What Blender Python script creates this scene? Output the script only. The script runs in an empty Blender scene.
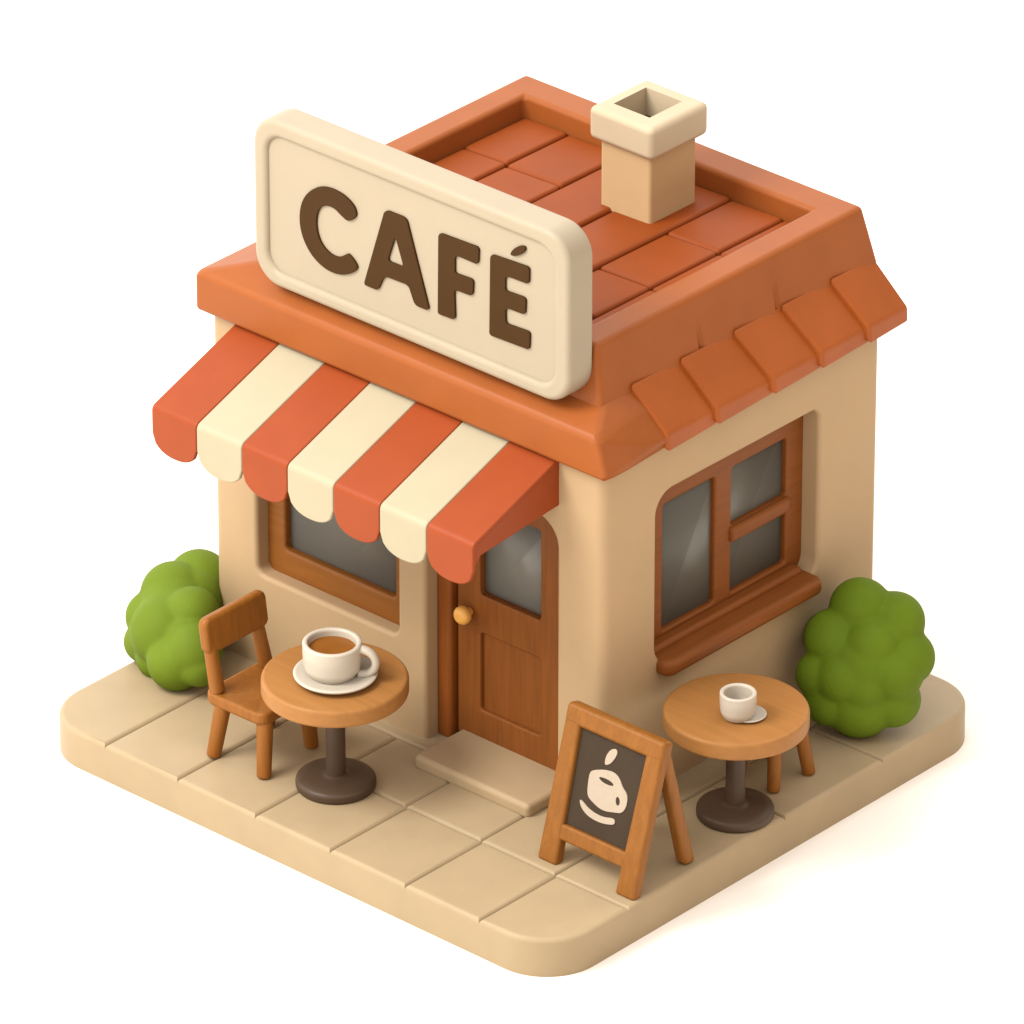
import bpy, bmesh, math, random
from mathutils import Vector, Matrix
random.seed(4)
S = bpy.context.scene
COL = S.collection

# ------------------------------------------------------------------ materials
def lin(c):
    return tuple((v/255/12.92 if v/255 <= .04045 else ((v/255+.055)/1.055)**2.4) for v in c)

def mat(name, rgb, rough=.55, spec=.35, var=.05, scale=3., bump=.03, wood=0, axis='X', coat=0.):
    """soft matt clay look: slight colour mottling and a fine grain; wood > 0 adds long grain along an axis"""
    m = bpy.data.materials.new(name); m.use_nodes = True
    n = m.node_tree.nodes; l = m.node_tree.links
    b = n['Principled BSDF']
    b.inputs['Roughness'].default_value = rough
    b.inputs['Specular IOR Level'].default_value = spec
    if coat:
        b.inputs['Coat Weight'].default_value = coat; b.inputs['Coat Roughness'].default_value = .25
    tc = n.new('ShaderNodeTexCoord')
    ns = n.new('ShaderNodeTexNoise'); ns.inputs['Scale'].default_value = scale; ns.inputs['Detail'].default_value = 4
    mp = n.new('ShaderNodeMapping'); l.new(tc.outputs['Object'], mp.inputs['Vector']); l.new(mp.outputs[0], ns.inputs['Vector'])
    if wood:
        mp.inputs['Scale'].default_value = {'X': (.35, 6, 6), 'Y': (6, .35, 6), 'Z': (6, 6, .35)}[axis]
        ns.inputs['Distortion'].default_value = .8
    rp = n.new('ShaderNodeValToRGB')
    c = lin(rgb); v = var + wood
    rp.color_ramp.elements[0].position = .3; rp.color_ramp.elements[1].position = .7
    rp.color_ramp.elements[0].color = (*[x*(1-v) for x in c], 1)
    rp.color_ramp.elements[1].color = (*[min(1, x*(1+v)) for x in c], 1)
    l.new(ns.outputs['Fac'], rp.inputs['Fac']); l.new(rp.outputs[0], b.inputs['Base Color'])
    if bump:
        fine = n.new('ShaderNodeTexNoise'); fine.inputs['Scale'].default_value = 38; fine.inputs['Detail'].default_value = 3
        l.new((mp if wood else tc).outputs[0 if wood else 'Object'], fine.inputs['Vector'])
        bp = n.new('ShaderNodeBump'); bp.inputs['Strength'].default_value = bump; bp.inputs['Distance'].default_value = .02
        l.new(fine.outputs['Fac'], bp.inputs['Height']); l.new(bp.outputs[0], b.inputs['Normal'])
    return m

M = {}
M['ground']  = mat('white_studio_surface', (236, 230, 221), .9, 0.00, 0, bump=0)
M['stone']   = mat('sand_paving', (154, 135, 106), 0.42, 0.15, .05, 1.6, .06)
M['step']    = mat('sand_step', (158, 136, 106), 0.42, 0.15, .05, 2.0, .05)
M['wall']    = mat('warm_plaster', (165, 139, 106), 0.50, 0.12, .03, 1.2, .05)
M['chimney'] = mat('pale_plaster', (177, 149, 111), .65, 0.12, .03, 1.6, .05)
M['cap']     = mat('chimney_cap_plaster', (173, 157, 132), 0.42, .10, .03, 2., .04)
M['roof']    = mat('terracotta_trim', (138, 75, 34), 0.38, .15, .05, 1.8, .05)
M['tile']    = mat('terracotta_tile', (145, 74, 29), 0.42, 0.17, .06, 1.8, .06)
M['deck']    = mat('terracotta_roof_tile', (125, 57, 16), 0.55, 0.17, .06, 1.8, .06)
M['sign']    = mat('cream_sign_paint', (150, 138, 118), 0.38, 0.17, .02, 1.5, .03)
M['letter']  = mat('dark_brown_letter', (56, 34, 5), .6, 0.12, .05, 4)
M['red']     = mat('coral_red_cloth', (134, 59, 26), 0.42, 0.15, .04, 2.5, .04)
M['cream']   = mat('cream_cloth', (157, 147, 123), 0.42, 0.15, .02, 2.5, .04)
M['frame']   = mat('frame_wood', (124, 68, 25), 0.40, 0.17, .03, 3, .03, .08, 'Z')
M['framex']  = mat('frame_wood_horizontal', (124, 75, 29), 0.40, 0.17, .03, 3, .03, .08, 'X')
M['framey']  = mat('frame_wood_sidewise', (118, 66, 26), .5, 0.17, .03, 3, .03, .08, 'Y')
M['door']    = mat('door_wood', (116, 66, 25), .5, 0.17, .03, 3, .05, .12, 'Z')
M['knob']    = mat('brass_knob', (205, 150, 72), .35, 0.30, .04, 4, 0)
M['chair']   = mat('chair_wood', (130, 80, 30), 0.40, 0.17, .03, 3, .03, .08, 'Z')
M['table']   = mat('table_wood', (146, 100, 53), 0.42, 0.17, .03, 2.2, .04, .035, 'X')
M['iron']    = mat('dark_brown_iron', (70, 54, 41), .42, 0.23, .05, 3, .03)
M['board']   = mat('easel_wood', (124, 77, 28), 0.40, 0.17, .03, 3, .03, .09, 'Z')
M['slate']   = mat('chalkboard_slate', (58, 47, 36), .75, 0.10, .07, 2.5, .05)
M['chalk']   = mat('cream_chalk', (161, 147, 130), .8, 0.05, .03, 8, .08)
M['china']   = mat('white_china', (177, 168, 153), .35, 0.23, .01, 2, 0, coat=.15)
M['coffee']  = mat('milky_coffee', (124, 75, 25), .3, 0.20, .08, 5, 0)
M['bush']    = mat('leaf_green', (90, 108, 25), .7, 0.12, .07, 2.2, .10)
M['bush2']   = mat('deep_leaf_green', (85, 105, 18), .7, 0.12, .07, 2.2, .10)

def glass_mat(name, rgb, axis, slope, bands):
    """dark pane; diagonal glints are drawn in as glossier bands that mirror more of the white surroundings"""
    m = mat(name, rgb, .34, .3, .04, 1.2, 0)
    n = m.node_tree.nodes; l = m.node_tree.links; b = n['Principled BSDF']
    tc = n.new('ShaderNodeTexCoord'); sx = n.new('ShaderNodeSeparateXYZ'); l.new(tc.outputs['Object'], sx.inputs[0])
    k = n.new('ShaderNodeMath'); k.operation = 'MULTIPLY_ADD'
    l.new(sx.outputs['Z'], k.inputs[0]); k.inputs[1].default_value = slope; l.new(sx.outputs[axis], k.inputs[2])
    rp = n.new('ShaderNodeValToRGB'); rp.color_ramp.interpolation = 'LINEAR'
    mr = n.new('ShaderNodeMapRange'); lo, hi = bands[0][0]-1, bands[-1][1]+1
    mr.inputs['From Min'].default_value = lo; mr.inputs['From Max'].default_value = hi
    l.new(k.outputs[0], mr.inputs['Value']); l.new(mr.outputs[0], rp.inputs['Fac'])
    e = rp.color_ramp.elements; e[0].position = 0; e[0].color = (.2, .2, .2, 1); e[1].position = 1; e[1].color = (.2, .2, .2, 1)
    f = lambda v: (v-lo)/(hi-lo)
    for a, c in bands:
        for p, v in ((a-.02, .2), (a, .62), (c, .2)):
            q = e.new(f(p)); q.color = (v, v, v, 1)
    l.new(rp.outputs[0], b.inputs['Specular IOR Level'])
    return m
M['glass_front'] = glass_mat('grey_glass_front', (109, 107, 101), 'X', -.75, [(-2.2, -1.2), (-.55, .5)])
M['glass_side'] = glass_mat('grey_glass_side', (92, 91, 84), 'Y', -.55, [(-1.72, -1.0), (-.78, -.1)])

# ------------------------------------------------------------------ mesh helpers
def link_mesh(name, bm, mats, parent=None, smooth=True, weighted=True, loc=None):
    bmesh.ops.recalc_face_normals(bm, faces=bm.faces)
    for e in bm.edges:
        if len(e.link_faces) == 2 and e.calc_face_angle(0) > .62: e.smooth = False
    me = bpy.data.meshes.new(name); bm.to_mesh(me); bm.free()
    for m in (mats if isinstance(mats, (list, tuple)) else [mats]): me.materials.append(m)
    if smooth:
        for p in me.polygons: p.use_smooth = True
    o = bpy.data.objects.new(name, me); COL.objects.link(o)
    if weighted:
        w = o.modifiers.new('weighted_normal', 'WEIGHTED_NORMAL'); w.weight = 90; w.keep_sharp = True
    if parent: o.parent = parent
    if loc: o.location = loc
    return o

def add(dst, src, mi=0, mx=None):
    if mx is not None: bmesh.ops.transform(src, matrix=mx, verts=src.verts)
    for f in src.faces: f.material_index = mi
    t = bpy.data.meshes.new('tmp'); src.to_mesh(t); src.free(); dst.from_mesh(t); bpy.data.meshes.remove(t)

def bev(bm, w, seg=4, edges=None):
    if w > 0:
        bmesh.ops.bevel(bm, geom=list(edges if edges is not None else bm.edges), offset=w, offset_type='OFFSET', segments=seg,
                        profile=.5, affect='EDGES', clamp_overlap=True)

def box(dst, x0, x1, y0, y1, z0, z1, b=.03, seg=4, mi=0, mx=None):
    t = bmesh.new(); bmesh.ops.create_cube(t, size=1)
    for v in t.verts:
        v.co = Vector(((x0+x1)/2+v.co.x*(x1-x0), (y0+y1)/2+v.co.y*(y1-y0), (z0+z1)/2+v.co.z*(z1-z0)))
    bev(t, b, seg); add(dst, t, mi, mx)

def hexa(dst, pts, b=.03, seg=4, mi=0):
    """eight corners: bottom ring 4, top ring 4"""
    t = bmesh.new(); v = [t.verts.new(p) for p in pts]
    for f in ((3, 2, 1, 0), (4, 5, 6, 7), (0, 1, 5, 4), (1, 2, 6, 5), (2, 3, 7, 6), (3, 0, 4, 7)): t.faces.new([v[i] for i in f])
    bmesh.ops.recalc_face_normals(t, faces=t.faces)
    bev(t, b, seg); add(dst, t, mi)

def hull(dst, pts, b=.03, seg=4, mi=0):
    t = bmesh.new(); vs = [t.verts.new(p) for p in pts]
    bmesh.ops.convex_hull(t, input=vs)
    bmesh.ops.dissolve_limit(t, angle_limit=.12, verts=t.verts, edges=t.edges)
    bmesh.ops.recalc_face_normals(t, faces=t.faces)
    bev(t, b, seg, [e for e in t.edges if e.calc_face_angle(0) > .15]); add(dst, t, mi)

def lathe(dst, prof, n=64, mi=0, mx=None):
    t = bmesh.new(); rings = []
    for r, z in prof:
        if r < 1e-5: rings.append([t.verts.new((0, 0, z))])
        else: rings.append([t.verts.new((r*math.cos(2*math.pi*i/n), r*math.sin(2*math.pi*i/n), z)) for i in range(n)])
    for a, b in zip(rings, rings[1:]):
        for i in range(n):
            j = (i+1) % n
            q = [a[i % len(a)], a[j % len(a)], b[j % len(b)], b[i % len(b)]]
            q = list(dict.fromkeys(q))
            if len(q) > 2: t.faces.new(q)
    add(dst, t, mi, mx)

def rnd_prof(pts, r=.03, k=5):
    """round the inner corners of a lathe profile"""
    out = [pts[0]]
    for p, c, q in zip(pts, pts[1:], pts[2:]):
        P, Cc, Q = Vector(p), Vector(c), Vector(q)
        d = min(r, (P-Cc).length*.48, (Q-Cc).length*.48)
        A = Cc+(P-Cc).normalized()*d; B = Cc+(Q-Cc).normalized()*d
        for i in range(k+1):
            s = i/k; out.append(tuple(A*(1-s)**2+Cc*2*s*(1-s)+B*s*s))
    out.append(pts[-1]); return out

def limb(dst, p0, p1, r0, r1, n=24, b=.03, mi=0, flat=1.):
    """round tapered stick with softened ends"""
    p0, p1 = Vector(p0), Vector(p1); d = p1-p0; L = d.length
    q = d.to_track_quat('Z', 'Y').to_matrix().to_4x4()
    prof = rnd_prof([(0, 0), (r0, 0), (r1, L), (0, L)], b)
    lathe(dst, prof, n, mi, Matrix.Translation(p0) @ q @ Matrix.Diagonal((1, flat, 1, 1)))

def rrect(x0, x1, y0, y1, r, k=8, corners=(1, 1, 1, 1)):
    """rounded rectangle, counter-clockwise from bottom left; r may be zero at chosen corners (bl, br, tr, tl)"""
    P = []
    for (cx, cy, a0, on) in ((x0, y0, 180, corners[0]), (x1, y0, 270, corners[1]), (x1, y1, 0, corners[2]), (x0, y1, 90, corners[3])):
        rr = r*on
        sx = 1 if cx == x0 else -1; sy = 1 if cy == y0 else -1
        if rr == 0: P.append((cx, cy)); continue
        for i in range(k+1):
            a = math.radians(a0+90*i/k); P.append((cx+sx*rr+rr*math.cos(a), cy+sy*rr+rr*math.sin(a)))
    return P

def chaikin(P, it=2):
    for _ in range(it):
        Q = []
        for a, b in zip(P, P[1:]+P[:1]):
            Q += [(a[0]*.75+b[0]*.25, a[1]*.75+b[1]*.25), (a[0]*.25+b[0]*.75, a[1]*.25+b[1]*.75)]
        P = Q
    return P

def plate(loops, thick, b=.03, seg=4):
    """flat board from outlines (outer loop and holes) in its own XY plane, z from 0 to thick, rounded rims -> bmesh"""
    cu = bpy.data.curves.new('tmp', 'CURVE'); cu.dimensions = '2D'; cu.fill_mode = 'BOTH'
    cu.extrude = max(thick/2-b, 0); cu.bevel_depth = b; cu.bevel_resolution = seg; cu.offset = -b
    for P in loops:
        s = cu.splines.new('POLY'); s.points.add(len(P)-1); s.use_cyclic_u = True
        for p, q in zip(s.points, P): p.co = (q[0], q[1], 0, 1)
    ob = bpy.data.objects.new('tmp', cu); COL.objects.link(ob)
    me = bpy.data.meshes.new_from_object(ob.evaluated_get(bpy.context.evaluated_depsgraph_get()))
    bpy.data.objects.remove(ob); bpy.data.curves.remove(cu)
    bm = bmesh.new(); bm.from_mesh(me); bpy.data.meshes.remove(me)
    bmesh.ops.translate(bm, vec=(0, 0, thick/2), verts=bm.verts)
    return bm
# plate plane -> world: XZ facing -y (front at y), YZ facing +x (front at x)
def face_front(y, thick): return Matrix(((1, 0, 0, 0), (0, 0, -1, y+thick), (0, 1, 0, 0), (0, 0, 0, 1)))
def face_side(x, thick):  return Matrix(((0, 0, 1, x-thick), (1, 0, 0, 0), (0, 1, 0, 0), (0, 0, 0, 1)))

def prism(dst, P, z0, z1, b=.03, seg=4, mi=0, top_only=True, mx=None, open_base=False):
    t = bmesh.new(); vs = [t.verts.new((p[0], p[1], z1)) for p in P]; f = t.faces.new(vs)
    r = bmesh.ops.extrude_face_region(t, geom=[f])
    low = [v for v in r['geom'] if isinstance(v, bmesh.types.BMVert)]
    for v in low: v.co.z = z0
    bmesh.ops.recalc_face_normals(t, faces=t.faces)
    if top_only: e = [x for x in t.edges if all(abs(v.co.z-z1) < 1e-6 for v in x.verts)]
    else: e = [x for x in t.edges if abs(x.verts[0].co.z-x.verts[1].co.z) < 1e-6]
    bev(t, b, seg, e)
    if open_base: bmesh.ops.delete(t, geom=[f for f in t.faces if all(abs(v.co.z-z0) < 1e-6 for v in f.verts)], context='FACES_ONLY')
    add(dst, t, mi, mx)

def clip(poly, a, b, inside_left=True):
    """keep the part of a polygon left of the line a->b"""
    out = []
    def side(p): return (b[0]-a[0])*(p[1]-a[1])-(b[1]-a[1])*(p[0]-a[0])
    for p, q in zip(poly, poly[1:]+poly[:1]):
        s, t = side(p), side(q)
        if s >= 0: out.append(p)
        if (s > 0 > t) or (s < 0 < t):
            k = s/(s-t); out.append((p[0]+(q[0]-p[0])*k, p[1]+(q[1]-p[1])*k))
    return out

def thing(name, label, cat, loc=(0, 0, 0), rz=0, group=None):
    o = bpy.data.objects.new(name, None); COL.objects.link(o); o.empty_display_size = .2
    o.location = loc; o.rotation_euler = (0, 0, rz)
    o['label'] = label; o['category'] = cat
    if group: o['group'] = group
    return o
def tag(o, label, cat, group=None):
    o['label'] = label; o['category'] = cat
    if group: o['group'] = group
    return o
def copy_tree(o, parent=None):
    c = o.copy(); COL.objects.link(c)
    if parent: c.parent = parent
    for ch in list(o.children): copy_tree(ch, c)
    return c

# ------------------------------------------------------------------ setting
bm = bmesh.new()
bmesh.ops.create_grid(bm, x_segments=2, y_segments=2, size=160)
g = link_mesh('ground', bm, M['ground'], weighted=False); g.location = (0, 0, -.43); g['kind'] = 'structure'

SX0, SX1, SY0, SY1, T = -5.30, 1.80, -1.13, 5.64, .43
outline = rrect(SX0, SX1, SY0, SY1, .62, 14)
tiles = []
xs = [SX0, -4.29, -3.27, -2.19, -1.165, -.15, .84, SX1]
for i in range(7):
    a, b_ = xs[i], xs[i+1]
    if i < 3: tiles.append((a, b_, SY0, .98 if i else SY1))        # long slabs running to the wall
    else: tiles.append((a, b_, SY0, .02))
tiles += [(-2.19, -1.195, .02, .98), (-1.195, -.175, .02, .98), (-.175, .815, .02, .98), (.815, SX1, .02, 2.4)]
tiles += [(-4.29, .815, .98, SY1), (.815, SX1, 2.4, 3.93), (.815, SX1, 3.93, SY1)]
bm = bmesh.new()
for (a, b_, c, d) in tiles:
    P = [tuple(p) for p in outline]
    for L in (((a, c), (b_, c)), ((b_, c), (b_, d)), ((b_, d), (a, d)), ((a, d), (a, c))): P = clip(P, *L)
    Q = []
    for p in P:
        if not Q or (Vector(p)-Vector(Q[-1])).length > 1e-4: Q.append(p)
    if (Vector(Q[0])-Vector(Q[-1])).length < 1e-4: Q.pop()
    prism(bm, Q, -T, 0, .055, 5, open_base=True)
pave = link_mesh('pavement', bm, M['stone']); pave['kind'] = 'structure'

# ------------------------------------------------------------------ cafe building
cafe = thing('cafe_building', 'small beige corner cafe building with orange tiled roof and striped awning over its door', 'building', (-2.1, 3.2, 0))
cafe_off = Vector((2.1, -3.2, 0))
def part(name, bm, mats, parent=cafe, **k):
    """parts are modelled in world coordinates; shift them into the building's own frame"""
    if parent is not None:
        w = Vector((0, 0, 0)); p = parent
        while p is not None: w += p.location; p = p.parent
        bmesh.ops.translate(bm, vec=-w, verts=bm.verts)
    return link_mesh(name, bm, mats, parent, **k)

WX0, WX1, WY0, WY1, WZ = -4.89, .46, 1.13, 5.41, 4.02
bm = bmesh.new()
t = bmesh.new(); bmesh.ops.create_cube(t, size=1)
for v in t.verts: v.co = Vector(((WX0+WX1)/2+v.co.x*(WX1-WX0), (WY0+WY1)/2+v.co.y*(WY1-WY0), (WZ-.1)/2+v.co.z*(WZ+.1)))
bev(t, .13, 6, [e for e in t.edges if abs(e.verts[0].co.z-e.verts[1].co.z) > 1])
add(bm, t)
wall = part('wall', bm, M['wall'], weighted=False)
def cutter(P, mx, depth):
    t = bmesh.new(); b = bmesh.new(); prism(b, P, -depth, .5, 0); add(t, b, 0, mx)
    me = bpy.data.meshes.new('cut'); bmesh.ops.translate(t, vec=-cafe.location, verts=t.verts)
    bmesh.ops.recalc_face_normals(t, faces=t.faces); t.to_mesh(me); t.free()
    o = bpy.data.objects.new('cut', me); COL.objects.link(o); o.location = cafe.location; return o
FRONT = Matrix(((1, 0, 0, 0), (0, 0, -1, WY0), (0, 1, 0, 0), (0, 0, 0, 1)))
SIDE = Matrix(((0, 0, 1, WX1), (1, 0, 0, 0), (0, 1, 0, 0), (0, 0, 0, 1)))
cuts = [cutter(rrect(-4.27, -2.31, 1.07, 3.05, .10, 6), FRONT, .34),
        cutter(rrect(-1.93, -.155, -.4, 3.17, .30, 8, (0, 0, 1, 1)), FRONT, .40),
        cutter(rrect(1.94, 4.44, 1.40, 3.36, .24, 8, (1, 1, .5, 1)), SIDE, .40)]
bpy.context.view_layer.update()
for c in cuts:
    md = wall.modifiers.new('opening', 'BOOLEAN'); md.operation = 'DIFFERENCE'; md.object = c; md.solver = 'EXACT'
bpy.context.view_layer.update()
me = bpy.data.meshes.new_from_object(wall.evaluated_get(bpy.context.evaluated_depsgraph_get()))
wall.modifiers.clear(); wall.data = me
for c in cuts: bpy.data.objects.remove(c)
if not me.materials: me.materials.append(M['wall'])
for p in me.polygons: p.use_smooth = True
md = wall.modifiers.new('rounded_rim', 'BEVEL'); md.width = .05; md.segments = 4; md.limit_method = 'ANGLE'; md.angle_limit = math.radians(50); md.harden_normals = True

# --- front window
def holeless(P): return [P]
y = 1.30
fw_out = rrect(-4.30, -2.28, 1.02, 3.1, .06, 4); fw_in = rrect(-4.03, -2.50, 1.36, 2.85, .05, 4)
bm = bmesh.new(); add(bm, plate([fw_out, fw_in], .12, .035), 0, face_front(y, .12))
win = part('window', bm, M['framex'])
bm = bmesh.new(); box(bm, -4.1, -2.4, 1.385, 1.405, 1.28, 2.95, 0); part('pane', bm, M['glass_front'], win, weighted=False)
# --- side window
bm = bmesh.new()
x = .24
so = rrect(1.92, 4.46, 1.38, 3.40, .1, 4)
h1 = rrect(2.29, 3.08, 1.60, 3.04, .04, 4); h2 = rrect(3.34, 4.19, 2.38, 3.04, .04, 4); h3 = rrect(3.34, 4.19, 1.60, 2.20, .04, 4)
add(bm, plate([so, h1, h2, h3], .12, .03), 0, face_side(x, .12))
win2 = part('window', bm, M['framey'])
bm = bmesh.new(); box(bm, .22, .385, 1.96, 4.31, 1.36, 1.565, .05); part('bottom_rail', bm, M['framey'], win2)
bm = bmesh.new(); box(bm, .20, .29, 3.30, 4.22, 2.20, 2.375, .043); part('glazing_bar', bm, M['framey'], win2)
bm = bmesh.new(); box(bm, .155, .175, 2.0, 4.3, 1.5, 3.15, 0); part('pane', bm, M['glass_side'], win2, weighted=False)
bm = bmesh.new(); b2 = plate([rrect(.28, .63, 1.945, 4.385, .12, 8, (0, 1, 1, 0))], .18, .07, 5); add(bm, b2, 0, Matrix.Translation((0, 0, 1.315)))
part('sill', bm, M['framey'], win2)

# --- door
dy = 1.36
bm = bmesh.new()
d_out = rrect(-1.70, -.13, .09, 3.2, .25, 8, (0, 0, 1, 0))
d_h1 = rrect(-1.39, -.575, 1.80, 2.83, .04, 4); d_h2 = rrect(-1.39, -.575, .46, 1.36, .04, 4)
add(bm, plate([d_out, d_h1, d_h2], .12, .022), 0, face_front(dy, .12))
door = part('door', bm, M['door'])
bm = bmesh.new(); box(bm, -1.45, -.5, dy+.055, dy+.105, .4, 1.42, .01); part('panel', bm, M['door'], door)
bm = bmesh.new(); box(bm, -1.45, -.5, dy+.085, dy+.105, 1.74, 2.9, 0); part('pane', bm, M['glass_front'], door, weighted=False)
bm = bmesh.new()
lathe(bm, rnd_prof([(0, 0), (.045, 0), (.045, .06), (.095, .08), (.1, .15), (.055, .19), (0, .19)], .05), 32, 0,
      Matrix.Translation((-1.52, dy, 1.56)) @ Matrix.Rotation(math.pi/2, 4, 'X'))
part('knob', bm, M['knob'], door)
bm = bmesh.new(); box(bm, -1.945, -1.745, 1.30, 1.48, -.02, 3.2, .05); part('door_post', bm, M['frame'])
bm = bmesh.new(); box(bm, -1.77, -1.68, 1.44, 1.50, -.02, 3.2, 0); part('door_jamb', bm, M['frame'])
# --- door step
bm = bmesh.new(); box(bm, -1.66, -.10,   .645, 1.5, -.03, .14, .055, 5)
part('door_step', bm, M['step'])

# --- roof: hipped eave block
EX0, EX1, EY0, EY1, EZ0, EZ1 = -4.98, .50, 1.01, 5.60, 3.92, 4.365
bm = bmesh.new()
hull(bm, [(EX0, EY0, EZ0), (.60, EY0, EZ0), (.60, 1.85, EZ0+.02), (.645, 1.84, EZ0+.17), (.615, 1.30, EZ0+.06), (.38, EY1-.03, EZ0+.04), (.50, 2.2, EZ0+.03), (EX0, EY1, EZ0),
          (EX0, EY0, EZ1), (.475, EY0, EZ1), (.215, 1.40, EZ1+.195), (.12, 1.75, EZ1+.14), (.05, EY1-.1, EZ1+.10), (.0, EY1-.4, EZ1+.195),
          (EX0, EY1, EZ1), (EX0+.62, 1.37, EZ1+.195), (EX0+.62, EY1-.4, EZ1+.195)], .055, 5)
roof = part('roof', bm, M['roof'])
# parapet ring, walls leaning outward at the foot
PX0, PX1, PY0, PY1, PZ = -4.50, .075, 1.455, 5.52, 5.115
F = .17
t = bmesh.new()
JY = [v for yj in (2.86, 4.03) for v in (yj-.05, yj, yj+.05)]
def ring(x0, x1, y0, y1, z, cut=0):
    P = [(x0, y0, z), (x1, y0, z)]+[(x1-(cut if i % 3 == 1 else 0), v, z) for i, v in enumerate(JY)]+[(x1, y1, z), (x0, y1, z)]
    return [t.verts.new(p) for p in P]
def mid(A, B, k, cut):
    r = [t.verts.new(p.co*(1-k)+q.co*k) for p, q in zip(A, B)]
    for i in range(6):
        if i % 3 == 1: r[2+i].co.x -= cut
    return r
R0 = ring(PX0+.12, PX1+F, PY0-.13, PY1+.06, 4.52); R1 = ring(PX0, PX1, PY0, PY1, PZ)
RM = mid(R0, R1, .55, .012)
for i in range(6):
    if i % 3 == 1: R0[2+i].co.x -= .05
R2 = ring(PX0+.34, PX1-.34, PY0+.34, PY1-.40, PZ); R3 = ring(PX0+.35, PX1-.35, PY0+.35, PY1-.41, 4.80)
R4 = ring(PX0+.35, PX1-.35, PY0+.35, PY1-.41, 4.50)
N = len(R0)
for A, B in ((R0, RM), (RM, R1), (R1, R2), (R2, R3), (R3, R4), (R4, R0)):
    for i in range(N): t.faces.new((A[i], A[(i+1) % N], B[(i+1) % N], B[i]))
bmesh.ops.recalc_face_normals(t, faces=t.faces)
corner = {0, 1, N-2, N-1}
ed = []
for e in t.edges:
    for Rg in (R1, R2):
        if all(v in Rg for v in e.verts): ed.append(e)
    for A, B in ((R0, RM), (RM, R1), (R2, R3)):
        for k in corner:
            if set(e.verts) == {A[k], B[k]}: ed.append(e)
bev(t, .055, 5, ed)
bm = bmesh.new(); add(bm, t)
par = part('parapet', bm, M['roof'], roof)
# eave tiles on the side
bm = bmesh.new()
ye = [1.03, 1.87, 2.63, 3.49, 4.23, 4.97, 5.66]; yt = [1.36, 1.76, 2.50, 3.31, 4.05, 4.81, 5.56]
hexa(bm, [(.50, 1.5, 4.0), (.50, 5.55, 4.0), (.0, 5.5, 4.2), (.0, 1.6, 4.2), (.535, 1.5, 4.06), (.535, 5.55, 4.06), (.13, 5.5, 4.52), (.13, 1.6, 4.52)], .01, 2)
xo, xi, zo, zi, th = .595, .20, 4.10, 4.58, .20
for i in range(1, 6):
    a0, a1 = ye[i]+.01, ye[i+1]+(.07 if i < 5 else 0); b0, b1 = yt[i]+.01, yt[i+1]+(.07 if i < 5 else 0)
    up, dn = .062, -.012          # the near edge of each tile rides over the one before it
    nx, nz = .77, .64
    hexa(bm, [(xo+nx*up+.01, a0, zo+nz*up-th), (xo+nx*dn+.01, a1, zo+nz*dn-th+.03), (xi-.1, b1, zi-th-.12), (xi-.1, b0, zi-th-.12),
              (xo+nx*up, a0, zo+nz*up), (xo+nx*dn, a1, zo+nz*dn), (xi+nx*dn, b1, zi+nz*dn), (xi+nx*up, b0, zi+nz*up)], .038, 5)
part('eave_tiles', bm, M['tile'], roof)
# sunken roof tiles
bm = bmesh.new()
RX = [-4.14, -3.53, -2.77, -2.04, -1.31, -.62, -.27]; FZ = 4.90
cuty = [[1.7, 2.9, 4.15, 5.1], [1.7, 3.0, 4.13, 5.1], [1.7, 2.4, 3.55, 5.1], [1.7, 2.6, 5.1], [1.7, 2.2, 3.05, 4.08, 5.1], [1.7, 3.04, 4.08, 5.1]]
RX = [-4.14, -3.53, -2.77, -2.04, -1.31, -.61, -.27]
for i in range(6):
    for c, d in zip(cuty[i], cuty[i][1:]):
        tl = random.uniform(-.006, .006)
        hexa(bm, [(RX[i], c, 4.6), (RX[i+1], c, 4.6), (RX[i+1], d, 4.6), (RX[i], d, 4.6),
                  (RX[i]+.001, c+.001, FZ-.006), (RX[i+1]-.001, c+.001, FZ+.02+tl), (RX[i+1]-.001, d-.001, FZ+.008), (RX[i]+.001, d-.001, FZ-.014+tl)], .045, 4)
part('roof_tiles', bm, M['deck'], roof)
# --- chimney
bm = bmesh.new()
cx0, cx1, cy0, cy1 = -2.20, -1.52, 4.08, 4.79
def tube_box(ox0, ox1, oy0, oy1, ix0, ix1, iy0, iy1, z0, z1, zi, b):
    t = bmesh.new()
    rg = lambda x0, x1, y0, y1, z: [t.verts.new(p) for p in ((x0, y0, z), (x1, y0, z), (x1, y1, z), (x0, y1, z))]
    A, B, C2, D2 = rg(ox0, ox1, oy0, oy1, z0), rg(ox0, ox1, oy0, oy1, z1), rg(ix0, ix1, iy0, iy1, z1), rg(ix0, ix1, iy0, iy1, zi)
    rings = [(A, B), (B, C2), (C2, D2)]
    if zi <= z0: rings.append((D2, A))
    for P, Q in rings:
        for i in range(4): t.faces.new((P[i], P[(i+1) % 4], Q[(i+1) % 4], Q[i]))
    if zi > z0: t.faces.new(D2); t.faces.new(A)
    bmesh.ops.recalc_face_normals(t, faces=t.faces)
    bev(t, b, 5, [e for e in t.edges if all(v in A+B for v in e.verts)])
    return t
hx0, hx1, hy0, hy1 = -2.12, -1.635, 4.19, 4.69
add(bm, tube_box(cx0, cx1, cy0, cy1, hx0, hx1, hy0, hy1, 4.85, 5.72, 5.25, .04))
ch = part('chimney', bm, M['chimney'])
bm = bmesh.new(); add(bm, tube_box(-2.28, -1.42, 3.98, 4.87, hx0, hx1, hy0, hy1, 5.665, 6.03, 5.665, .07)); part('cap', bm, M['cap'], ch)

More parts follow.
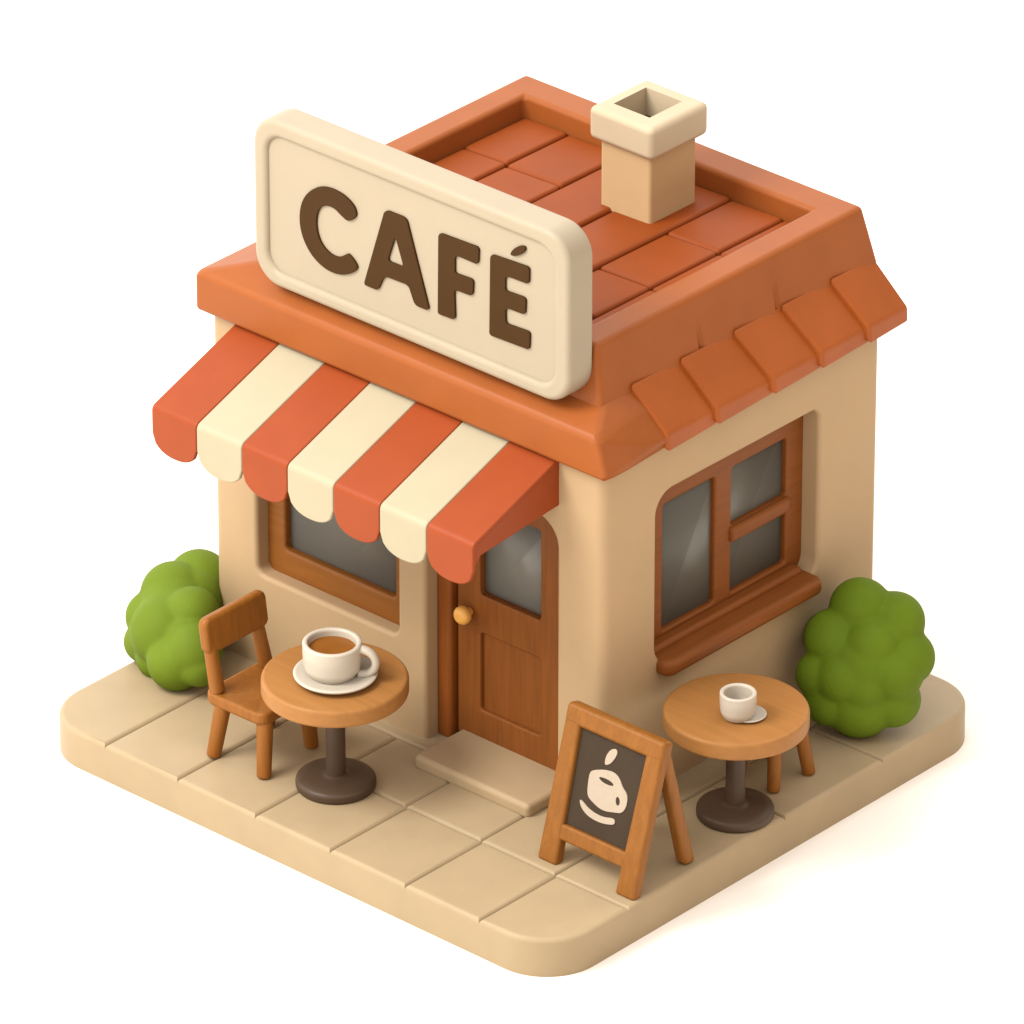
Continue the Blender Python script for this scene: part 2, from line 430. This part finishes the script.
# --- awning
AX0, AX1, AYF, AZF, AYW, AZW = -4.49, -.115, -.15, 3.45, 1.13, 3.92
bm = bmesh.new(); n = 7; w = (AX1-AX0)/n
sl = (AZW-AZF)/(AYW-AYF)
for i in range(n):
    x0, x1 = AX0+i*w+.002, AX0+(i+1)*w-.002
    # cross-section (y, z) of cloth strip: slope, soft bend, drop
    t = bmesh.new()
    prof = [(AYW+.06, AZW+.02)]
    prof += [(AYF+.06, AZF+.06*sl)]
    for k in range(1, 6):
        s = k/6; a = (AYF+.06, AZF+.06*sl); c = (AYF, AZF); b_ = (AYF, AZF-.06)
        prof.append((a[0]*(1-s)**2+2*c[0]*s*(1-s)+b_[0]*s*s, a[1]*(1-s)**2+2*c[1]*s*(1-s)+b_[1]*s*s))
    prof.append((AYF, AZF-.06))
    m_ = 16; cols = []
    for j in range(m_+1):
        u = j/m_; xx = x0+(x1-x0)*u
        e = abs(2*u-1)
        drop = .30+.215*math.sqrt(max(0, 1-e**2.3))
        cols.append([t.verts.new((xx, p[0], p[1])) for p in prof]+[t.verts.new((xx, AYF, AZF-.06-(drop-.06)*f)) for f in (.5, 1)])
    for A, B in zip(cols, cols[1:]):
        for k in range(len(A)-1): t.faces.new((A[k], A[k+1], B[k+1], B[k]))
    bmesh.ops.recalc_face_normals(t, faces=t.faces)
    up = sum((f.normal.z for f in t.faces))
    if up < 0: bmesh.ops.reverse_faces(t, faces=t.faces)
    bmesh.ops.solidify(t, geom=list(t.faces), thickness=.05)
    rim = [e for e in t.edges if e.calc_face_angle(0) > 1.0]
    bev(t, .016, 3, rim)
    add(bm, t, i % 2)
awn = part('awning', bm, [M['red'], M['cream']])
for xa in (AX1-.055, AX0+.02):
    bm = bmesh.new()
    P = [(AYF+.03, AZF-.29), (AYF+.12, AZF-.17), (AYW+.05, AZW-.54), (AYW+.05, AZW-.03), (AYF+.07, AZF-.02), (AYF+.03, AZF-.06)]
    b2 = plate([P], .05, .012, 2); add(bm, b2, 0, face_side(xa+.045, .05)); part('side_panel', bm, M['red'], awn)

# ------------------------------------------------------------------ sign
sign = thing('shop_sign', 'big cream rounded sign board reading CAFÉ standing on the roof edge', 'sign', (-2.05, 1.25, 4.48))
sy, st = 1.05, .38
s_out = rrect(-4.175, .07, 4.545, 6.42, .33, 10)
s_in = rrect(-3.99, -.14, 4.71, 6.23, .21, 10)
bm = bmesh.new(); add(bm, plate([s_out, s_in], st, .06, 5), 0, face_front(sy, st))
def in_sign(nm, bm, m, parent): return part(nm, bm, m, parent)
rim = part('border', bm, M['sign'], sign)
bm = bmesh.new(); box(bm, -4.05, -.06, sy+.05, sy+st-.03, 4.6, 6.33, .02); part('face', bm, M['sign'], sign)
C_ = [(-2.774,5.717),(-2.812,5.808),(-2.943,5.878),(-3.109,5.900),(-3.273,5.872),(-3.422,5.772),(-3.524,5.633),(-3.567,5.455),(-3.550,5.280),(-3.472,5.126),(-3.353,5.018),(-3.193,4.957),(-3.013,4.963),(-2.853,5.035),(-2.764,5.124),(-2.803,5.183),(-2.890,5.245),(-2.930,5.228),(-3.031,5.151),(-3.151,5.153),(-3.270,5.227),(-3.328,5.355),(-3.334,5.501),(-3.284,5.632),(-3.184,5.689),(-3.084,5.690),(-2.997,5.641),(-2.906,5.603),(-2.830,5.645)]
A_ = [(-2.408,5.879),(-2.361,5.905),(-2.152,5.908),(-2.101,5.886),(-1.812,5.007),(-1.836,4.979),(-2.001,4.974),(-2.079,5.150),(-2.118,5.170),(-2.383,5.163),(-2.431,5.121),(-2.487,4.996),(-2.516,4.970),(-2.674,4.968),(-2.686,4.994)]
Ah = [(-2.260,5.653),(-2.148,5.349),(-2.366,5.346)]
F_ = [(-1.682,5.895),(-1.168,5.912),(-1.141,5.895),(-1.149,5.750),(-1.172,5.719),(-1.421,5.722),(-1.460,5.695),(-1.461,5.533),(-1.437,5.521),(-1.243,5.530),(-1.215,5.513),(-1.223,5.374),(-1.251,5.342),(-1.446,5.336),(-1.470,5.305),(-1.459,5.032),(-1.482,4.997),(-1.675,4.989),(-1.694,5.002)]
E_ = [(-0.993,5.894),(-0.503,5.920),(-0.476,5.903),(-0.480,5.760),(-0.507,5.731),(-0.750,5.725),(-0.792,5.698),(-0.792,5.568),(-0.769,5.557),(-0.553,5.567),(-0.522,5.552),(-0.529,5.400),(-0.556,5.378),(-0.761,5.372),(-0.792,5.341),(-0.785,5.214),(-0.761,5.196),(-0.498,5.210),(-0.467,5.195),(-0.475,5.030),(-0.498,5.009),(-0.983,4.992),(-1.006,5.010)]
acc = [(-0.730,5.987),(-0.692,6.048),(-0.634,6.097),(-0.569,6.129),(-0.526,6.124),(-0.530,6.084),(-0.584,6.024),(-0.661,5.982),(-0.711,5.971)]
def soft(P):      # keep long straight runs, round only the corners
    out = []
    for a, b, c in zip(P[-1:]+P[:-1], P, P[1:]+P[:1]):
        A, B, C2 = Vector(a), Vector(b), Vector(c)
        d = .45*min((A-B).length, (C2-B).length, .12)
        p = B+(A-B).normalized()*d; q = B+(C2-B).normalized()*d
        for k in range(5):
            s = k/4; out.append(tuple(p*(1-s)**2+B*2*s*(1-s)+q*s*s))
    return out
for nm, loops in (('letter', [chaikin(C_)]), ('letter', [soft(A_), soft(Ah)]), ('letter', [soft(F_)]), ('letter', [soft(E_)]), ('accent', [chaikin(acc)])):
    bm = bmesh.new(); add(bm, plate(loops, .04, .006, 2), 0, face_front(sy+.025, .04)); part(nm, bm, M['letter'], sign)

# ------------------------------------------------------------------ tables
def cafe_table(label, x, y, h, r, rb):
    t = thing('cafe_table', label, 'table', (x, y, 0), 0, 'round cafe tables')
    bm = bmesh.new(); lathe(bm, rnd_prof([(0, h-.205), (r-.05, h-.205), (r, h-.18), (r, h), (0, h)], .045), 96)
    link_mesh('tabletop', bm, M['table'], t)
    bm = bmesh.new(); lathe(bm, rnd_prof([(0, .06), (.105, .06), (.102, .1), (.098, h-.15), (0, h-.15)], .02), 40); link_mesh('column', bm, M['iron'], t)
    bm = bmesh.new(); lathe(bm, rnd_prof([(0, .0), (rb, .0), (rb, .10), (rb-.07, .125), (.14, .135), (.1, .16), (0, .16)], .035), 72); link_mesh('table_base', bm, M['iron'], t)
    return t
cafe_table('round wooden table beside the chair, under the big cup of coffee', -1.985, -.155, 1.275, .745, .41)
cafe_table('round wooden table beside the sandwich board, under the small white cup', 1.39, 2.10, 1.23, .735, .395)

# ------------------------------------------------------------------ cups
def saucer(label, x, y, z, r, grp='white saucers'):
    bm = bmesh.new()
    lathe(bm, rnd_prof([(0, 0), (r*.6, 0), (r*.97, .05*r/.43), (r, .075*r/.43), (r*.94, .085*r/.43), (r*.62, .035*r/.43+.012), (0, .035*r/.43+.012)], .02), 72)
    o = link_mesh('saucer', bm, M['china'], None, loc=(x, y, z)); tag(o, label, 'saucer', grp); return o
def cup(label, x, y, z, r, h, handle, fill, wall_):
    t = thing('coffee_cup', label, 'cup', (x, y, z), 0, 'white cups')
    bm = bmesh.new(); k = r/.3
    lathe(bm, rnd_prof([(0, .02*k), (.16*k, .02*k), (.17*k, 0), (.21*k, 0), (.24*k, .015*k), (.285*k, h*.22), (.3*k, h*.62), (.3*k, h*.97), (.285*k, h), ((.3*k-wall_+.012), h), ((.3*k-wall_), h*.95), ((.3*k-wall_-.01), h*.55), ((.24*k-wall_), .09*k), (0, .06*k)], .045*k), 72)
    link_mesh('bowl', bm, M['china'], t)
    rr = .3*k-wall_-.003
    bm = bmesh.new(); lathe(bm, [(0, h*fill-.004), (rr*.9, h*fill-.004), (rr, h*fill), (rr*.99, h*fill+.006), (rr*.94, h*fill+.002), (0, h*fill+.002)], 64)
    link_mesh('coffee', bm, M['coffee'], t)
    if handle is not None:
        bm = bmesh.new(); ca, sa = math.cos(handle), math.sin(handle); R = .125*k; pts = []
        for i in range(25):
            a = math.radians(100-200*i/24)
            pts.append((r*.985+R*1.05*math.cos(a)*1.15+.0, h*.47+R*1.12*math.sin(a)))
        tube = [Vector((p[0]*ca, p[0]*sa, p[1])) for p in pts]; side = Vector((-sa, ca, 0)); rings = []
        for i, p in enumerate(tube):
            d = (tube[min(i+1, 24)]-tube[max(i-1, 0)]).normalized(); nn = d.cross(side)
            rings.append([bm.verts.new(p+side*.052*k*math.cos(q)+nn*.042*k*math.sin(q)) for q in [2*math.pi*j/16 for j in range(16)]])
        for a, b in zip(rings, rings[1:]):
            for j in range(16): bm.faces.new((a[j], a[(j+1) % 16], b[(j+1) % 16], b[j]))
        bm.faces.new(rings[0]); bm.faces.new(rings[-1][::-1])
        link_mesh('handle', bm, M['china'], t)
    return t
saucer('large white saucer under the big coffee cup on the table by the chair', -1.94, -.195, 1.275, .43)
cup('big white cup filled with milky coffee on a saucer', -1.985, -.19, 1.31, .30, .375, math.radians(30), .78, .055)
saucer('tiny white saucer peeking out from the small cup on the far table', 1.58, 2.06, 1.23, .185)
cup('small white nearly empty cup on the table beside the sandwich board', 1.52, 1.97, 1.24, .185, .285, None, .30, .045)

# ------------------------------------------------------------------ chair
chair = thing('wooden_chair', 'brown wooden chair with a straight back rail pulled up to the table by the window', 'chair', (-3.0, -.14, 0))
def cp(nm, bm, m='chair', parent=chair): return part(nm, bm, M[m], parent)
# saddle seat
def seat_plate(x0, x1, y0, y1, z0, z1, r, fn, b=.04):
    P = rrect(x0, x1, y0, y1, r, 8); cx, cy = (x0+x1)/2, (y0+y1)/2
    t = bmesh.new(); rings = []
    stack = [(0, z0, -1)]
    def sc(q, z): return [t.verts.new((cx+(p[0]-cx)*q, cy+(p[1]-cy)*q, z+fn((p[0]-cx)*q/(x1-x0)*2, (p[1]-cy)*q/(y1-y0)*2))) for p in P]
    k = b/((x1-x0)/2)
    prof = [(q, z0) for q in (.02, .3, .6, .85)]
    prof += [(1-k+k*math.sin(a), z0+b-b*math.cos(a)) for a in [math.pi/2*i/4 for i in range(5)]]
    prof += [(1-k+k*math.cos(a), z1-b+b*math.sin(a)) for a in [math.pi/2*i/4 for i in range(5)]]
    prof += [(q, z1) for q in (.85, .6, .3, .02)]
    for q, z in prof: rings.append(sc(q, z))
    m_ = len(P)
    for A, B in zip(rings, rings[1:]):
        for i in range(m_): t.faces.new((A[i], A[(i+1) % m_], B[(i+1) % m_], B[i]))
    t.faces.new(rings[0]); t.faces.new(rings[-1])
    return t
def saddle(u, v):
    return -.05*math.sin((u+1)*1.7)*(.5+.5*abs(v)) - .03*(1-v*v)
bm = seat_plate(-3.43, -2.60, -.56, .36, .60, .745, .10, saddle); cp('seat', bm)
for (a, b_) in (((-3.31, -.555, 0), (-3.24, -.46, .64)), ((-2.63, -.53, 0), (-2.69, -.44, .62)), ((-2.70, .25, 0), (-2.73, .20, .62)), ((-3.33, .27, 0), (-3.26, .22, .64))):
    bm = bmesh.new(); limb(bm, a, b_, .075, .088, 24, .03); cp('leg', bm)
for (a, b_) in (((-3.33, -.46, .70), (-3.40, -.49, 1.25)), ((-3.33, .26, .70), (-3.42, .21, 1.25))):
    bm = bmesh.new(); limb(bm, a, b_, .088, .075, 24, .03, flat=.9); cp('back_post', bm)
bm = bmesh.new()
b2 = plate([rrect(-.585, .325, 0, .40, .09, 8)], .12, .045, 5)
add(bm, b2, 0, Matrix.Translation((-3.38, 0, 1.15)) @ Matrix.Rotation(math.radians(-8), 4, 'Y') @ face_side(.06, .12)); cp('backrest', bm)

# ------------------------------------------------------------------ stool
stool = thing('wooden_stool', 'wooden stool tucked under the far table, two round legs showing', 'stool', (1.13, 2.97, 0))
bm = bmesh.new(); lathe(bm, rnd_prof([(0, .64), (.31, .64), (.31, .76), (0, .76)], .04), 56, 0, Matrix.Translation((1.13, 2.97, 0))); part('seat', bm, M['chair'], stool)
for (a, b_) in (((1.385, 2.70, 0), (1.33, 2.78, .66)), ((1.42, 3.215, 0), (1.32, 3.14, .66)), ((.90, 2.73, 0), (.95, 2.80, .66)), ((.88, 3.22, 0), (.95, 3.14, .66))):
    bm = bmesh.new(); limb(bm, a, b_, .068, .075, 24, .03); part('leg', bm, M['chair'], stool)

# ------------------------------------------------------------------ sandwich board
easel = thing('sandwich_board', 'wooden sandwich board with a dark panel and a cream cup drawing', 'sign', (1.13, .55, 0))
th = math.atan2(.45, 1.55)
TILT = Matrix.Translation((1.10, .13, 0)) @ Matrix.Rotation(math.pi/2-th, 4, 'X')     # local x right, y up the slope, z out of the board's face
def bp(nm, bm, m, parent=easel, mx=TILT):
    bmesh.ops.transform(bm, matrix=mx, verts=bm.verts); return part(nm, bm, M[m], parent)
D = .13
bm = bmesh.new(); hexa(bm, [(-.625, 0, -D), (-.375, 0, -D), (-.375, 0, 0), (-.625, 0, 0), (-.625, 1.66, -D), (-.435, 1.66, -D), (-.435, 1.66, 0), (-.625, 1.66, 0)], .035); bp('front_leg', bm, 'board')
bm = bmesh.new(); hexa(bm, [(.405, 0, -D), (.65, 0, -D), (.65, 0, 0), (.405, 0, 0), (.445, 1.66, -D), (.65, 1.66, -D), (.65, 1.66, 0), (.445, 1.66, 0)], .035); bp('front_leg', bm, 'board')
bm = bmesh.new(); box(bm, -.63, .655, 1.46, 1.675, -D-.03, .006, .05, 5); bp('top_rail', bm, 'board')
bm = bmesh.new(); box(bm, -.48, .47, .275, .445, -D+.015, -.008, .03); bp('bottom_rail', bm, 'board')
bm = bmesh.new(); box(bm, -.47, .47, .40, 1.52, -.085, -.055, 0); slate = bp('chalkboard', bm, 'slate')
steam = [(0.020,1.393),(0.063,1.388),(0.068,1.334),(0.019,1.234),(-0.033,1.195),(-0.062,1.198),(-0.065,1.276),(-0.032,1.354)]
cupd = [(-0.219,1.065),(-0.154,1.105),(-0.041,1.146),(0.078,1.163),(0.163,1.121),(0.209,1.055),(0.292,1.002),(0.311,0.893),(0.274,0.797),(0.178,0.769),(0.022,0.732),(-0.135,0.781),(-0.199,0.824),(-0.218,0.966)]
cuph = [(-0.107,1.046),(-0.041,1.063),(0.064,1.058),(0.112,1.029),(0.055,1.009),(-0.048,1.011)]
hh = [(0.160,0.921),(0.183,0.943),(0.217,0.909),(0.217,0.859),(0.183,0.847),(0.165,0.883)]
sauc = [(-0.279,0.745),(-0.246,0.747),(-0.132,0.689),(0.038,0.671),(0.183,0.714),(0.210,0.674),(0.190,0.640),(0.034,0.604),(-0.134,0.615),(-0.244,0.675)]
bm = bmesh.new()
for loops in ([chaikin(steam)], [chaikin(cupd), chaikin(cuph), chaikin(hh)], [chaikin(sauc)]):
    add(bm, plate(loops, .012, .003, 1), 0, Matrix.Translation((0, 0, -.056)))
bp('cup_drawing', bm, 'chalk', slate)
TOP = .60
for xa in (-.50, .50):
    bm = bmesh.new()
    hexa(bm, [(1.13+xa-.08, .99, 0), (1.13+xa+.075, .99, 0), (1.13+xa+.075, 1.15, 0), (1.13+xa-.08, 1.15, 0),
              (1.13+xa-.075, .60, 1.52), (1.13+xa+.075, .60, 1.52), (1.13+xa+.075, .74, 1.52), (1.13+xa-.075, .74, 1.52)], .05)
    part('back_leg', bm, M['board'], easel)

# ------------------------------------------------------------------ bushes
def bush(label, lobes, m, loc, core=.5, it=30):
    bm = bmesh.new()
    ctr = sum((Vector(l[:3]) for l in lobes), Vector())/len(lobes)
    lobes = list(lobes)+[(*ctr, core)]+[(*(Vector(l[:3])*.62+ctr*.38), l[3]*1.05) for l in lobes]
    for (x, y, z, r) in lobes:
        t = bmesh.new(); bmesh.ops.create_icosphere(t, subdivisions=4, radius=r)
        bmesh.ops.translate(t, vec=Vector((x, y, z))-Vector(loc), verts=t.verts); add(bm, t)
    o = link_mesh('bush', bm, m, weighted=False, loc=loc)
    rm = o.modifiers.new('merge', 'REMESH'); rm.mode = 'VOXEL'; rm.voxel_size = .022; rm.use_smooth_shade = True
    sm = o.modifiers.new('soften', 'SMOOTH'); sm.factor = .5; sm.iterations = it
    tag(o, label, 'bush', 'clipped green bushes'); return o
bush('leafy green bush at the front left corner of the cafe, beside the chair', [(-5.192, 1.220, 0.593, 0.34), (-5.202, 0.850, 0.588, 0.35), (-5.296, 0.620, 0.384, 0.28), (-5.183, 0.400, 0.221, 0.23), (-4.900, 0.420, 0.441, 0.38), (-4.693, 0.600, 0.663, 0.28), (-4.594, 0.250, 0.276, 0.31), (-4.942, 0.330, 0.155, 0.23), (-4.403, 0.320, 0.451, 0.30), (-4.301, 0.280, 0.331, 0.23), (-5.284, 1.100, 0.365, 0.32), (-5.231, 0.900, 0.247, 0.32)], M['bush'], (-4.85, .45, 0), .45, 10)
bush('deep green bush against the side wall beyond the far table', [(1.025, 4.466, 1.246, 0.32), (0.858, 4.652, 1.109, 0.32), (1.325, 4.650, 1.131, 0.31), (1.158, 4.836, 0.994, 0.31), (0.912, 4.171, 0.984, 0.30), (0.745, 4.357, 0.847, 0.30), (1.278, 4.324, 0.980, 0.31), (1.045, 4.584, 0.789, 0.31), (1.532, 4.601, 0.811, 0.29), (1.365, 4.787, 0.674, 0.29), (0.909, 3.980, 0.634, 0.26), (1.141, 4.043, 0.671, 0.29), (0.934, 4.273, 0.502, 0.29), (1.518, 4.406, 0.704, 0.31), (1.312, 4.637, 0.535, 0.31), (1.350, 4.132, 0.584, 0.25), (1.130, 4.377, 0.404, 0.25), (1.242, 4.210, 0.353, 0.38), (1.513, 4.412, 0.391, 0.29), (1.027, 4.002, 0.380, 0.28)], M['bush2'], (1.15, 4.3, 0), .5, 9)

# ------------------------------------------------------------------ camera, light
cam = bpy.data.cameras.new('camera'); co = bpy.data.objects.new('camera', cam); COL.objects.link(co)
co.location = (53.11515729, -58.84469837, 47.21082637)
az, el = 0.73178137, 0.50093766
fwd = Vector((-math.sin(az)*math.cos(el), math.cos(az)*math.cos(el), -math.sin(el)))
co.rotation_euler = fwd.to_track_quat('-Z', 'Y').to_euler()
cam.sensor_width = 36; cam.lens = 9235.168/1024*36; cam.clip_end = 1000; cam.clip_start = 1
S.camera = co

W = bpy.data.worlds.new('World'); S.world = W; W.use_nodes = True
wn = W.node_tree.nodes; wl = W.node_tree.links; bg = wn['Background']
tc = wn.new('ShaderNodeTexCoord'); dt = wn.new('ShaderNodeVectorMath'); dt.operation = 'DOT_PRODUCT'
wl.new(tc.outputs['Generated'], dt.inputs[0]); dt.inputs[1].default_value = Vector((-.60, -.26, .68)).normalized()
rp = wn.new('ShaderNodeMapRange'); rp.inputs['From Min'].default_value = -.75; rp.inputs['From Max'].default_value = .75; rp.interpolation_type = 'SMOOTHSTEP'
wl.new(dt.outputs['Value'], rp.inputs['Value'])
mx = wn.new('ShaderNodeMix'); mx.data_type = 'RGBA'; wl.new(rp.outputs[0], mx.inputs['Factor'])
mx.inputs['A'].default_value = (.50, .26, .09, 1); mx.inputs['B'].default_value = (2.4, 2.35, 2.27, 1)
wl.new(mx.outputs['Result'], bg.inputs['Color']); bg.inputs['Strength'].default_value = 1.0

def area(name, loc, target, size, power, col):
    l = bpy.data.lights.new(name, 'AREA'); l.shape = 'DISK'; l.size = size; l.energy = power; l.color = col
    o = bpy.data.objects.new(name, l); COL.objects.link(o); o.location = loc
    o.rotation_euler = (Vector(target)-Vector(loc)).to_track_quat('-Z', 'Y').to_euler(); return o
area('key_softbox', (-9, -14, 22), (-2, 1.5, 2), 12, 7600, (1, .96, .91))

S.view_settings.view_transform = 'Standard'; S.view_settings.look = 'None'; S.view_settings.exposure = 0; S.view_settings.gamma = 1
S.view_settings.use_curve_mapping = False
S.render.engine = 'CYCLES'; S.cycles.max_bounces = 8; S.cycles.use_denoising = True
S.render.film_transparent = False
